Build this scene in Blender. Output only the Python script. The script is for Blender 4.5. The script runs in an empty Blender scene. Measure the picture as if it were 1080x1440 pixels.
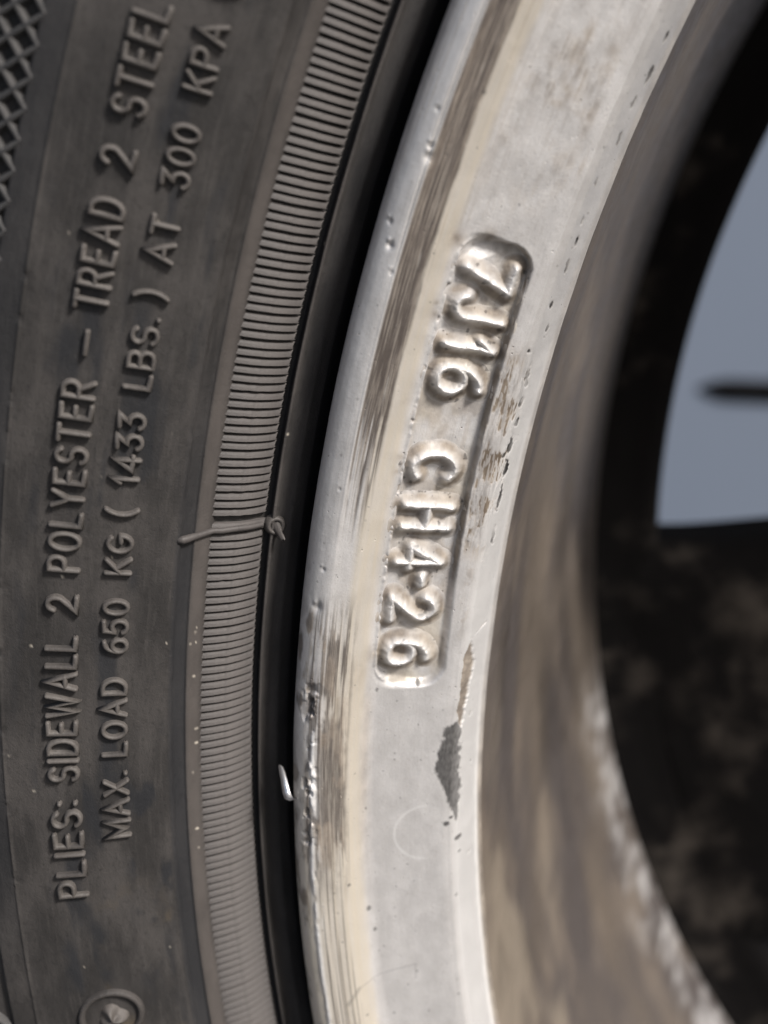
import bpy, math
import numpy as np
from mathutils import Matrix, Vector

# ------------------------------------------------------------------ camera, world, sun, exposure
scene = bpy.context.scene
COL = scene.collection
HUB = 0.316                      # height of the wheel's axle above the ground (m)

# wheel frame: x right, y up, z out of the wheel towards the viewer (millimetres); world in metres
def W(x, y, z):
    return (x * .001, -z * .001, y * .001 + HUB)

cam = bpy.data.cameras.new("camera")
cam_o = bpy.data.objects.new("camera", cam)
COL.objects.link(cam_o)
RIGHT = (.982442, -.000936, -.186564)
UP = (-.056343, .951808, -.301476)
BACK = (.177855, .306694, .935043)
def V(d):
    return Vector((d[0], -d[2], d[1]))
mw = Matrix((V(RIGHT), V(UP), V(BACK))).transposed().to_4x4()
mw.translation = Vector(W(-186.636, 73.419, 116.887))
cam_o.matrix_world = mw
cam.sensor_fit = 'VERTICAL'
cam.sensor_height = 24.0
cam.sensor_width = 18.0
cam.lens = 29.4255
cam.clip_start = .005
cam.clip_end = 400
cam.dof.use_dof = True
cam.dof.focus_distance = .1265
cam.dof.aperture_fstop = 11.0
scene.camera = cam_o

SUN_EL, SUN_AZ = math.radians(44), math.radians(60)      # azimuth: to the right of the viewer's line
sun_dir = Vector((math.sin(SUN_AZ) * math.cos(SUN_EL), -math.cos(SUN_AZ) * math.cos(SUN_EL), math.sin(SUN_EL)))
world = bpy.data.worlds.new("World")
scene.world = world
world.use_nodes = True
wn = world.node_tree.nodes
wl = world.node_tree.links
sky = wn.new('ShaderNodeTexSky')
sky.sky_type = 'NISHITA'
sky.sun_disc = False
sky.sun_elevation = SUN_EL
sky.sun_rotation = math.atan2(sun_dir.x, sun_dir.y)
sky.air_density = 1.0
sky.dust_density = 4.0
sky.ozone_density = 1.0
bg = wn['Background']
bg.inputs['Strength'].default_value = .08
wl.new(sky.outputs[0], bg.inputs['Color'])

sun = bpy.data.lights.new("sun", 'SUN')
sun.energy = 3.4
sun.angle = math.radians(10)
sun.color = (1.0, .965, .925)
sun_o = bpy.data.objects.new("sun", sun)
COL.objects.link(sun_o)
sun_o.rotation_euler = sun_dir.to_track_quat('Z', 'Y').to_euler()
sun_o.location = (0, 0, 3)

scene.view_settings.view_transform = 'Standard'
scene.view_settings.look = 'None'
scene.view_settings.gamma = 1
scene.view_settings.exposure = 0.36

# ------------------------------------------------------------------ small numpy toolbox
def hsh(ix, iy, seed):
    n = (ix.astype(np.int64) * 374761393 + iy.astype(np.int64) * 668265263 + seed * 1442695041) & 0xffffffff
    n = ((n ^ (n >> 13)) * 1274126177) & 0xffffffff
    n = n ^ (n >> 16)
    return (n & 0xffff) / 65535.0

def vnoise(x, y, seed=0):
    x, y = np.broadcast_arrays(np.asarray(x, float), np.asarray(y, float))
    ix, iy = np.floor(x), np.floor(y)
    fx, fy = x - ix, y - iy
    fx = fx * fx * (3 - 2 * fx); fy = fy * fy * (3 - 2 * fy)
    a, b = hsh(ix, iy, seed), hsh(ix + 1, iy, seed)
    c, d = hsh(ix, iy + 1, seed), hsh(ix + 1, iy + 1, seed)
    return (a + (b - a) * fx) * (1 - fy) + (c + (d - c) * fx) * fy      # 0..1

def fbm(x, y, seed=0, oct=4):
    s, a, t = 0., 1., 0.
    for k in range(oct):
        s = s + a * vnoise(x * 2 ** k + 17 * k, y * 2 ** k + 9 * k, seed + k)
        t += a; a *= .5
    return s / t

def sstep(a, b, x):
    t = np.clip((x - a) / (b - a), 0, 1)
    return t * t * (3 - 2 * t)

def seg_dist(px, py, line):
    d = np.full(np.broadcast(px, py).shape, 1e9)
    for (x0, y0), (x1, y1) in zip(line[:-1], line[1:]):
        vx, vy = x1 - x0, y1 - y0
        L = vx * vx + vy * vy + 1e-12
        t = np.clip(((px - x0) * vx + (py - y0) * vy) / L, 0, 1)
        d = np.minimum(d, np.hypot(px - x0 - t * vx, py - y0 - t * vy))
    return d

def poly_sdf(px, py, poly):                              # negative inside
    d = seg_dist(px, py, list(poly) + [poly[0]])
    ins = np.zeros(d.shape, bool)
    n = len(poly)
    for i in range(n):
        x0, y0 = poly[i]; x1, y1 = poly[(i + 1) % n]
        c = ((y0 > py) != (y1 > py)) & (px < (x1 - x0) * (py - y0) / (y1 - y0 + 1e-12) + x0)
        ins ^= c
    return np.where(ins, -d, d)

def smooth_profile(pts, step, sigma, fine=.04):
    p = np.array(pts, float)
    s = np.r_[0, np.cumsum(np.hypot(*np.diff(p, axis=0).T))]
    t = np.arange(0, s[-1], fine)
    q = np.stack([np.interp(t, s, p[:, 0]), np.interp(t, s, p[:, 1])], 1)
    k = int(3 * sigma / fine)
    w = np.exp(-.5 * (np.arange(-k, k + 1) * fine / sigma) ** 2); w /= w.sum()
    for c in (0, 1):
        e = np.r_[2 * q[0, c] - q[k:0:-1, c], q[:, c], 2 * q[-1, c] - q[-2:-k - 2:-1, c]]
        q[:, c] = np.convolve(e, w, 'valid')
    n = max(1, int(round(step / fine)))
    return q[::n]

def profile_normals(q, flip):
    t = np.gradient(q, axis=0)
    t /= np.linalg.norm(t, axis=1)[:, None] + 1e-12
    return np.stack([t[:, 1], -t[:, 0]], 1) * flip

def ring_xyz(r, th, z):                                  # th degrees -> world metres
    a = np.radians(th)
    return np.stack([r * np.cos(a) * .001, -z * .001 + 0 * a, r * np.sin(a) * .001 + 0 * z], -1)

def mesh_from(name, co, faces, attrs=None, smooth=True):
    me = bpy.data.meshes.new(name)
    co = np.asarray(co, np.float32).reshape(-1, 3)
    faces = np.asarray(faces, np.int32)
    nf, k = faces.shape
    me.vertices.add(len(co)); me.vertices.foreach_set('co', co.ravel())
    me.loops.add(nf * k); me.loops.foreach_set('vertex_index', faces.ravel())
    me.polygons.add(nf)
    me.polygons.foreach_set('loop_start', np.arange(0, nf * k, k, dtype=np.int32))
    me.polygons.foreach_set('loop_total', np.full(nf, k, np.int32))
    me.update(calc_edges=True)
    me.polygons.foreach_set('use_smooth', np.full(nf, smooth))
    for an, v in (attrs or {}).items():
        v = np.asarray(v, np.float32)
        if v.ndim > 1 and v.shape[-1] == 3:
            at = me.attributes.new(an, 'FLOAT_VECTOR', 'POINT'); at.data.foreach_set('vector', v.reshape(-1, 3).ravel())
        else:
            at = me.attributes.new(an, 'FLOAT', 'POINT'); at.data.foreach_set('value', v.ravel())
    me.validate()
    return me

def grid_faces(n, m, wrap=False, flip=False):
    i = np.arange(n if wrap else n - 1)[:, None]; j = np.arange(m - 1)[None]
    i2 = (i + 1) % n
    f = np.stack([i * m + j, i2 * m + j, i2 * m + j + 1, i * m + j + 1], -1).reshape(-1, 4)
    return f[:, ::-1] if flip else f

def link(name, me, mat, parent=None):
    o = bpy.data.objects.new(name, me)
    COL.objects.link(o)
    if me is not None and mat is not None and not me.materials:
        me.materials.append(mat)
    if parent is not None:
        o.parent = parent
    return o

def theta_axis(a, b, fine, coarse=2.5):
    d = np.arange(a, b, fine)
    n = max(2, int((360 - (b - a)) / coarse))
    return np.r_[d, np.linspace(b, a + 360, n, endpoint=False)]

# ------------------------------------------------------------------ materials
def new_mat(name):
    m = bpy.data.materials.new(name)
    m.use_nodes = True
    nt = m.node_tree
    return m, nt, nt.nodes['Principled BSDF']

class NT:
    def __init__(s, nt): s.nt = nt
    def n(s, t, **kw):
        x = s.nt.nodes.new(t)
        for k, v in kw.items(): setattr(x, k, v)
        return x
    def l(s, a, b): s.nt.links.new(a, b)
    def attr(s, name, out='Fac'):
        a = s.n('ShaderNodeAttribute'); a.attribute_name = name
        return a.outputs[out]
    def scale(s, vec, sc):
        m = s.n('ShaderNodeVectorMath', operation='MULTIPLY'); s.l(vec, m.inputs[0]); m.inputs[1].default_value = sc
        return m.outputs[0]
    def noise(s, vec, scale, detail=4, rough=.55):
        x = s.n('ShaderNodeTexNoise'); s.l(vec, x.inputs['Vector'])
        x.inputs['Scale'].default_value = scale; x.inputs['Detail'].default_value = detail; x.inputs['Roughness'].default_value = rough
        return x.outputs['Fac']
    def ramp(s, fac, a, b, va=0., vb=1.):
        x = s.n('ShaderNodeMapRange'); x.interpolation_type = 'SMOOTHSTEP'
        s.l(fac, x.inputs[0]); x.inputs[1].default_value = a; x.inputs[2].default_value = b
        x.inputs[3].default_value = va; x.inputs[4].default_value = vb
        return x.outputs[0]
    def mul(s, a, b):
        x = s.n('ShaderNodeMath', operation='MULTIPLY')
        for i, v in ((0, a), (1, b)):
            if isinstance(v, (int, float)): x.inputs[i].default_value = v
            else: s.l(v, x.inputs[i])
        return x.outputs[0]
    def add(s, a, b):
        x = s.n('ShaderNodeMath', operation='ADD')
        for i, v in ((0, a), (1, b)):
            if isinstance(v, (int, float)): x.inputs[i].default_value = v
            else: s.l(v, x.inputs[i])
        return x.outputs[0]
    def mix(s, fac, a, b):
        x = s.n('ShaderNodeMix', data_type='RGBA')
        if isinstance(fac, (int, float)): x.inputs[0].default_value = fac
        else: s.l(fac, x.inputs[0])
        for i, v in ((6, a), (7, b)):
            if isinstance(v, tuple): x.inputs[i].default_value = (*v, 1)
            else: s.l(v, x.inputs[i])
        return x.outputs[2]
    def bump(s, h, dist, strength=1.0, normal=None):
        x = s.n('ShaderNodeBump'); s.l(h, x.inputs['Height'])
        x.inputs['Distance'].default_value = dist; x.inputs['Strength'].default_value = strength
        if normal is not None: s.l(normal, x.inputs['Normal'])
        return x.outputs[0]

def rubber_material(name, base, dusty, rough):
    """polar attribute = (arc length mm, radius mm, height mm)"""
    m, nt, b = new_mat(name)
    t = NT(nt)
    pol = t.attr('polar', 'Vector')
    blot = t.noise(t.scale(pol, (.10, .22, .3)), 1.0, 5, .6)
    fine = t.noise(t.scale(pol, (1.6, 2.2, 1)), 1.0, 4, .6)
    streak = t.noise(t.scale(pol, (.25, 2.6, 1)), 1.0, 3, .5)
    c = t.mix(t.ramp(blot, .35, .68), base, dusty)
    c = t.mix(t.mul(t.ramp(streak, .5, .75), .35), c, tuple(x * 1.25 for x in dusty))
    c = t.mix(t.mul(t.ramp(fine, .52, .74), .45), c, tuple(x * .55 for x in base))
    c = t.mix(t.attr('dust'), c, (.112, .098, .090))
    c = t.mix(t.attr('damp_dark'), c, (.020, .021, .024))
    c = t.mix(t.attr('tan'), c, (.115, .088, .055))
    c = t.mix(t.attr('speck'), c, (.55, .50, .42))
    t.l(c, b.inputs['Base Color'])
    r = t.ramp(blot, .3, .7, rough - .06, rough + .08)
    t.l(r, b.inputs['Roughness'])
    b.inputs['Specular IOR Level'].default_value = .35
    g = t.noise(t.scale(pol, (5, 5, 5)), 1.0, 4, .65)
    g2 = t.noise(t.scale(pol, (.9, 1.4, 1)), 1.0, 3, .55)
    nrm = t.bump(g, .00007, .8)
    nrm = t.bump(g2, .00012, .5, nrm)
    t.l(nrm, b.inputs['Normal'])
    return m

def rim_material(name):
    m, nt, b = new_mat(name)
    t = NT(nt)
    pol = t.attr('polar', 'Vector')
    mott = t.noise(t.scale(pol, (.35, .5, .3)), 1.0, 5, .6)
    streak = t.noise(t.scale(pol, (.18, 5.5, 1)), 1.0, 4, .65)
    fine = t.noise(t.scale(pol, (3, 3, 3)), 1.0, 3, .6)
    c = t.mix(t.ramp(mott, .3, .7), (.64, .625, .615), (.73, .715, .705))
    c = t.mix(t.mul(t.ramp(fine, .58, .76), .35), c, (.40, .355, .30))
    grain = t.noise(t.scale(pol, (7, 7, 7)), 1.0, 3, .7)
    c = t.mix(t.mul(t.ramp(grain, .42, .72), .32), c, (.47, .44, .41))
    vor = t.n('ShaderNodeTexVoronoi'); t.l(t.scale(pol, (.9, .9, .9)), vor.inputs['Vector']); vor.inputs['Scale'].default_value = 1.0
    pit = t.mul(t.ramp(vor.outputs['Distance'], .10, .04), t.ramp(mott, .48, .56))
    c = t.mix(t.mul(pit, .75), c, (.12, .10, .085))
    c = t.mix(t.attr('cream'), c, (.70, .635, .53))
    wcol = t.mix(t.ramp(streak, .42, .66), (.17, .145, .13), (.46, .41, .36))
    c = t.mix(t.attr('wear'), c, wcol)
    gcol = t.mix(t.ramp(mott, .35, .7), (.115, .088, .064), (.29, .240, .185))
    c = t.mix(t.attr('grime_shade'), c, gcol)
    c = t.mix(t.attr('soot'), c, (.014, .0125, .012))
    c = t.mix(t.attr('bright'), c, (.86, .85, .84))
    t.l(c, b.inputs['Base Color'])
    clean = t.ramp(t.add(t.attr('soot'), t.attr('grime_shade')), 0., .8, 1., 0.)
    t.l(t.mul(t.add(t.mul(t.attr('wear'), .25), .42), clean), b.inputs['Metallic'])
    rr = t.add(t.ramp(mott, .3, .7, .38, .48), t.mul(t.attr('grime_shade'), .25))
    t.l(t.add(rr, t.mul(t.attr('soot'), .3)), b.inputs['Roughness'])
    b.inputs['Specular IOR Level'].default_value = .5
    nrm = t.bump(fine, .00006, .45)
    nrm = t.bump(grain, .00003, .5, nrm)
    nrm = t.bump(streak, .00006, .25, nrm)
    nrm = t.bump(pit, -.00012, .7, nrm)
    t.l(nrm, b.inputs['Normal'])
    return m

def barrel_material(name):
    m, nt, b = new_mat(name)
    t = NT(nt)
    pol = t.attr('polar', 'Vector')
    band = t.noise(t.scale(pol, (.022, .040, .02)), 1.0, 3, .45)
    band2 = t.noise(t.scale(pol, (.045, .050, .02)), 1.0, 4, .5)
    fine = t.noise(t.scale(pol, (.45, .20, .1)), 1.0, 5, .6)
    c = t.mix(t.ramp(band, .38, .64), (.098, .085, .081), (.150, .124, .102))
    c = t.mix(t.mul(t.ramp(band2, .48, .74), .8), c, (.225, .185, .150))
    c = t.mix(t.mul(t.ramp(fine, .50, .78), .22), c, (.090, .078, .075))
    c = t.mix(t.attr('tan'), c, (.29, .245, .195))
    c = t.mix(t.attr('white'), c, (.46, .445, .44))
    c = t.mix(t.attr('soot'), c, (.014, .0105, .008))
    t.l(c, b.inputs['Base Color'])
    b.inputs['Metallic'].default_value = .15
    t.l(t.ramp(fine, .3, .7, .42, .6), b.inputs['Roughness'])
    t.l(t.bump(fine, .00005, .4), b.inputs['Normal'])
    return m

def plain_material(name, c0, c1, rough, scale=60., metallic=0., bump=0., contrast=(.4, .65)):
    m, nt, b = new_mat(name)
    if 'black' in name: b.inputs['Specular IOR Level'].default_value = .12
    t = NT(nt)
    tc = t.n('ShaderNodeTexCoord')
    n = t.noise(tc.outputs['Object'], scale, 5, .6)
    t.l(t.mix(t.ramp(n, *contrast), c0, c1), b.inputs['Base Color'])
    b.inputs['Roughness'].default_value = rough
    b.inputs['Metallic'].default_value = metallic
    if bump:
        t.l(t.bump(n, bump, .6), b.inputs['Normal'])
    return m

M_RUBBER = rubber_material('tyre_rubber', (.031, .029, .028), (.060, .055, .052), .60)
M_LETTER = rubber_material('moulded_letter_rubber', (.080, .073, .068), (.115, .105, .097), .52)  # letters' stronger lighting put into a lighter base colour
M_RIB = rubber_material('rib_rubber', (.068, .062, .060), (.097, .088, .084), .56)
M_LATTICE = rubber_material('lattice_rubber', (.044, .044, .045), (.072, .069, .068), .6)
M_RIM = rim_material('silver_rim_paint')
M_BARREL = barrel_material('brake_dusted_barrel')
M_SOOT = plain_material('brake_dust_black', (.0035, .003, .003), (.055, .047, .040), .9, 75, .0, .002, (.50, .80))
M_BURR = plain_material('bare_aluminium', (.72, .72, .74), (.86, .86, .88), .28, 900, .8)
M_PANEL = plain_material('blue_grey_paint', (.225, .268, .345), (.235, .278, .355), .45, 1.5)
M_STRIP = plain_material('black_trim', (.006, .006, .007), (.010, .010, .011), .6, 30)
M_GROUND = plain_material('grey_concrete', (.060, .058, .056), (.095, .092, .088), .85, 14, 0, .002)

# ------------------------------------------------------------------ setting: ground and the panel behind the wheel
def slab(name, pts, faces, mat, kind):
    me = bpy.data.meshes.new(name)
    me.from_pydata(pts, [], faces); me.update()
    o = link(name, me, mat); o['kind'] = kind
    return o
slab('ground', [(-40, -40, 0), (40, -40, 0), (40, 40, 0), (-40, 40, 0)], [(0, 1, 2, 3)], M_GROUND, 'structure')

import bmesh
def bm_box(bm, lo, hi):
    vs = [bm.verts.new((x, y, z)) for x in (lo[0], hi[0]) for y in (lo[1], hi[1]) for z in (lo[2], hi[2])]
    for f in ((0, 1, 3, 2), (4, 6, 7, 5), (0, 4, 5, 1), (2, 3, 7, 6), (0, 2, 6, 4), (1, 5, 7, 3)):
        bm.faces.new([vs[i] for i in f])
PANEL_Y = .75
bm = bmesh.new()
bm_box(bm, (-1.3, PANEL_Y, .0), (1.1, PANEL_Y + .03, 1.1))
bmesh.ops.bevel(bm, geom=bm.edges[:], offset=.006, segments=3, affect='EDGES')
me = bpy.data.meshes.new('painted_panel'); bm.to_mesh(me); bm.free()
panel = link('painted_panel', me, M_PANEL)
panel['label'] = 'smooth blue-grey painted panel seen through the spoke opening behind the wheel'
panel['category'] = 'panel'

# tapered black trim lying on the panel: a pointed half-round bar
rings = []
x0, x1, zc = -.1340, .20, HUB - .1098
for i in range(25):
    u = i / 24
    x = x0 + (x1 - x0) * u ** 2
    h = .0078 * min(1, ((x - x0) / .018)) ** .6 + .00005
    ring = [(x, PANEL_Y - h * .35 * math.sin(a) - .0003, zc + h * math.cos(a)) for a in np.linspace(0, math.pi, 9)]
    rings.append(ring)
strip = link('pointed_trim', mesh_from('pointed_trim', np.array(rings), grid_faces(25, 9, flip=True)), M_STRIP)
strip['label'] = 'black pointed strip lying level across the blue-grey panel'
strip['category'] = 'trim strip'

# ------------------------------------------------------------------ the wheel: one thing, tyre and rim its parts
wheel = bpy.data.objects.new('car_wheel', None)
wheel.location = (0, 0, HUB)
wheel.empty_display_size = .05
COL.objects.link(wheel)
wheel['label'] = 'used car wheel, worn silver alloy rim fitted with a dusty black tyre'
wheel['category'] = 'wheel'

ARC = math.radians(1) * 210.0       # mm of arc per degree used for the polar attribute

# ---- tyre
TYRE = [(219.2, -18), (219.5, -11), (220.1, -7), (220.7, -3.9), (221.5, -2.6), (222.3, -2.1), (222.75, -1.6), (222.95, -.95), (223.2, -.9), (223.45, -1.75),
        (223.8, -2.15), (224.45, -1.75), (224.6, -1.35), (225.25, -.15), (226.2, 1.0), (227.3, 1.85), (228.2, 2.4), (228.3, 3.0), (228.5, 3.5), (229.0, 4.2), (229.38, 4.85),
        (229.62, 4.72), (229.9, 5.05), (230.45, 6.0), (230.55, 6.4), (231.5, 7.0), (233.5, 8.0), (235, 8.7), (237, 9.6), (239, 10.4), (241.5, 11.25),
        (244, 12.0), (245.85, 12.5), (246.0, 12.72), (246.15, 12.55), (247.5, 12.85), (250, 13.2), (255, 13.6), (262, 13.4)]
tq = smooth_profile(TYRE, .16, .09)
tout = np.array([(265, 13.1), (272, 11.5), (279, 9), (285, 6.5), (291, 2.6), (297, -2), (303, -7), (308, -12), (311.5, -17), (313, -22), (315, -30), (316, -40),
                 (316, -62), (308.5, -63), (308.5, -70), (316, -71), (316, -98), (308.5, -99), (308.5, -107), (316, -108), (316, -135), (308.5, -136), (308.5, -143), (316, -144),
                 (316, -168), (312, -186), (300, -203), (280, -214), (255, -219), (235, -215), (222, -200), (219, -190)])
tprof = np.r_[tq, tout]
tn = profile_normals(tprof, -1)
_o = np.argsort(tq[:, 0], kind='stable')
def tyre_z(r): return np.interp(r, tq[_o, 0], tq[_o, 1])
def tyre_smooth_z(r):               # the sidewall ignoring the rib band and its steps
    return np.interp(r, [224.1, 224.88, 225.80, 226.95, 228.2, 229.38, 231.5, 233.5, 235, 237, 239, 241.5, 244, 247.5, 250, 255, 262],
                     [-1.0, .27, 1.40, 2.30, 3.1, 4.85, 7.0, 8.0, 8.7, 9.6, 10.4, 11.25, 12.0, 12.85, 13.2, 13.6, 13.4])
def tyre_pt(r, th, h, base=tyre_smooth_z):
    e = .05
    dz = (base(r + e) - base(r - e)) / (2 * e)
    L = np.sqrt(1 + dz * dz)
    return ring_xyz(r - h * dz / L, th, base(r) + h / L)

TH = theta_axis(151, 194, .06)
T, Rr = np.meshgrid(TH, tprof[:, 0], indexing='ij')
Zz = np.broadcast_to(tprof[:, 1], T.shape)
dense = ((TH >= 151) & (TH <= 194)).astype(float)[:, None]
h = np.zeros(T.shape)
front = (Zz > -20) & (Rr < 262)
h += .10 * (fbm(T * .8, Rr * .25, 3, 3) - .5) * front
h += .035 * (fbm(T * 5, Rr * .8, 5, 3) - .5) * front * (Rr > 229.5)
grid = (np.sin(T * 2 * np.pi / .13) * .5 + np.sin(Rr * 2 * np.pi / .62))
h += .012 * grid * sstep(230.9, 231.3, Rr) * (1 - sstep(233.4, 233.9, Rr)) * (1 - sstep(165, 170, T)) * front
latz = ((T > 154) & (T < 171.6) | (T > 182.4) & (T < 192)).astype(float) * front
h -= .75 * sstep(248.55, 249.0, Rr) * sstep(262, 259.8, Rr) * latz
# a raised flake of flash and shallow nicks along the outer mould line
nick = sstep(.62, .72, fbm(T * 2.3, Rr * .2, 31, 3)) * np.exp(-((Rr - 246.0) / .18) ** 2)
h -= .16 * nick * front
h += .10 * np.exp(-((Rr - 230.5) / .09) ** 2) * (vnoise(T * 3, 0 * T, 8) * .8 + .3) * front
dust = np.exp(-((Rr - 228.85) / .55) ** 4) * .75  # side-lit look of the strip painted in as a paler tone
dust = dust + .9 * np.exp(-((Rr - 223.15) / .2) ** 2) * (vnoise(T * 1.5, Rr * 0, 12) * .5 + .55)  # paler line along the thin ridge
dust = np.clip(dust * (.75 + .5 * (fbm(T * 1.4, Rr * 1.1, 44, 4) - .5)), 0, 1) * front
damp_dark = sstep(.50, .66, fbm(T * .42 + 3, Rr * .30, 21, 4)) * sstep(.40, .6, fbm(T * .25, Rr * .5, 25, 3)) * .85
damp_dark = damp_dark * sstep(230.7, 231.4, Rr) * (1 - sstep(243, 246, Rr))
damp_dark = np.maximum(damp_dark, sstep(164, 174, T) * .75 * sstep(229.3, 229.6, Rr) * (1 - sstep(230.45, 230.9, Rr)))  # darker band in the groove by the inner mould line
damp_dark = np.maximum(damp_dark, .55 * sstep(245.9, 246.3, Rr) * (1 - sstep(180, 184, T)))  # darker band outside the outer mould line
damp_dark = np.maximum(damp_dark, (1 - sstep(222.4, 222.9, Rr)) * (.25 + .7 * sstep(221.0, 220.4, Rr))) * (Rr < 262)  # shade of the gap beside the rim painted into the rubber
damp_dark = np.maximum(damp_dark, .75 * np.exp(-((Rr - 223.85) / .33) ** 4))  # darker channel at the foot of the ribs
damp_dark = np.maximum(damp_dark, .85 * sstep(.52, .66, fbm(T * .9, Rr * .45, 61, 4)) * sstep(176, 178.5, T) * (1 - sstep(183, 186, T)) * sstep(230.6, 231, Rr) * (1 - sstep(234.2, 235.6, Rr)))
tan = sstep(.50, .68, fbm(T * .8 + 9, Rr * .30, 71, 4)) * sstep(180.8, 183, T) * (1 - sstep(185.2, 187, T)) * sstep(230.8, 232, Rr) * (1 - sstep(236, 239.5, Rr)) * .7
rng = np.random.RandomState(5)
speck = np.zeros(T.shape)
i0 = np.where((TH >= 151) & (TH <= 194))[0]
def add_specks(n, r0, r1, t0, t1, smin, smax):
    for _ in range(n):
        r, t, s = rng.uniform(r0, r1), rng.uniform(t0, t1), rng.uniform(smin, smax)
        ii = i0[(TH[i0] > t - .3) & (TH[i0] < t + .3)]
        jj = np.where((np.abs(tprof[:, 0] - r) < .8) & (tprof[:, 1] > -5))[0]
        if len(ii) and len(jj):
            k = np.ix_(ii, jj)
            d = np.hypot((T[k] - t) * 4.0, Rr[k] - r)
            speck[k] = np.maximum(speck[k], sstep(s * 1.5, s * .6, d) * rng.uniform(.3, 1))
add_specks(12, 228.6, 229.2, 173, 182, .06, .12)
add_specks(34, 230.5, 246, 156, 190, .05, .10)
add_specks(8, 222.5, 224, 160, 186, .05, .10)
co = ring_xyz(Rr + h * tn[None, :, 0], T, Zz + h * tn[None, :, 1])
polar = np.stack([T * ARC, Rr, Zz], -1)
tyre = link('tyre', mesh_from('tyre', co, grid_faces(len(TH), len(tprof), wrap=True, flip=True),
                              dict(polar=polar, dust=dust, damp_dark=damp_dark, tan=tan, speck=speck)), M_RUBBER, wheel)
tyre['label'] = 'dusty black rubber tyre with raised lettering on its sidewall'

# ---- stroke alphabet (height 1), used for the tyre's lettering and the rim's cast marks
def arc(cx, cy, rx, ry, a0, a1, n=9):
    return [(cx + rx * math.cos(math.radians(a)), cy + ry * math.sin(math.radians(a))) for a in np.linspace(a0, a1, n)]
def dot(x, y): return [(x - .01, y), (x + .01, y)]
G = {
 'A': (.72, [[(0, 0), (.36, 1), (.72, 0)], [(.13, .36), (.59, .36)]]),
 'B': (.60, [[(0, 0), (0, 1), (.32, 1)] + arc(.32, .77, .24, .23, 90, -90, 7) + [(0, .54)], [(.32, .54)] + arc(.33, .27, .27, .27, 90, -90, 7) + [(0, 0)]]),
 'C': (.66, [arc(.36, .5, .36, .5, 50, 310, 15)]),
 'D': (.64, [[(0, 0), (0, 1), (.24, 1)] + arc(.24, .5, .40, .5, 80, -80, 9) + [(.24, 0), (0, 0)]]),
 'E': (.52, [[(.52, 1), (0, 1), (0, 0), (.52, 0)], [(0, .52), (.42, .52)]]),
 'G': (.68, [arc(.36, .5, .36, .5, 48, 350, 16) + [(.71, .46), (.42, .46)]]),
 'H': (.62, [[(0, 0), (0, 1)], [(.62, 0), (.62, 1)], [(0, .5), (.62, .5)]]),
 'I': (.04, [[(.02, 0), (.02, 1)]]),
 'J': (.48, [[(.48, 1), (.48, .26)] + arc(.24, .26, .24, .26, 0, -165, 9)]),
 'K': (.62, [[(0, 0), (0, 1)], [(.58, 1), (.02, .42)], [(.20, .60), (.62, 0)]]),
 'L': (.50, [[(0, 1), (0, 0), (.50, 0)]]),
 'M': (.78, [[(0, 0), (0, 1), (.39, .22), (.78, 1), (.78, 0)]]),
 'O': (.70, [arc(.35, .5, .35, .5, 90, 450, 19)]),
 'P': (.58, [[(0, 0), (0, 1), (.30, 1)] + arc(.30, .74, .28, .26, 80, -80, 8) + [(.30, .48), (0, .48)]]),
 'R': (.62, [[(0, 0), (0, 1), (.30, 1)] + arc(.30, .74, .28, .26, 80, -80, 8) + [(.30, .48), (0, .48)], [(.30, .48), (.62, 0)]]),
 'S': (.60, [arc(.30, .745, .27, .255, 25, 260, 11) + arc(.30, .255, .30, .255, 80, -155, 12)]),
 'T': (.62, [[(0, 1), (.62, 1)], [(.31, 1), (.31, 0)]]),
 'W': (.96, [[(0, 1), (.24, 0), (.48, .9), (.72, 0), (.96, 1)]]),
 'X': (.66, [[(0, 0), (.66, 1)], [(0, 1), (.66, 0)]]),
 'Y': (.66, [[(0, 1), (.33, .48), (.66, 1)], [(.33, .48), (.33, 0)]]),
 '0': (.60, [arc(.30, .5, .30, .5, 90, 450, 17)]),
 '1': (.22, [[(0, .72), (.18, 1), (.18, 0)]]),
 '2': (.58, [arc(.28, .71, .27, .29, 165, -30, 10) + [(0, 0), (.58, 0)]]),
 '3': (.56, [[(.02, 1), (.50, 1), (.22, .60)] + arc(.25, .31, .30, .31, 80, -150, 10)]),
 '4': (.62, [[(.46, 0), (.46, 1), (0, .28), (.62, .28)]]),
 '5': (.56, [[(.52, 1), (.08, 1), (.04, .56)] + arc(.26, .32, .30, .32, 125, -150, 11)]),
 '6': (.58, [[(.46, .96)] + arc(.50, .36, .50, .62, 110, 175, 6) + arc(.29, .31, .29, .31, 180, 540, 15)]),
 '7': (.58, [[(0, 1), (.58, 1), (.20, 0)]]),
 '.': (.06, [dot(.03, .06)]),
 ':': (.06, [dot(.03, .14), dot(.03, .72)]),
 '-': (.50, [[(0, .46), (.50, .46)]]),
 '(': (.26, [arc(.62, .5, .60, .72, 128, 232, 9)]),
 ')': (.26, [arc(-.36, .5, .60, .72, 52, -52, 9)]),
}

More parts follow.
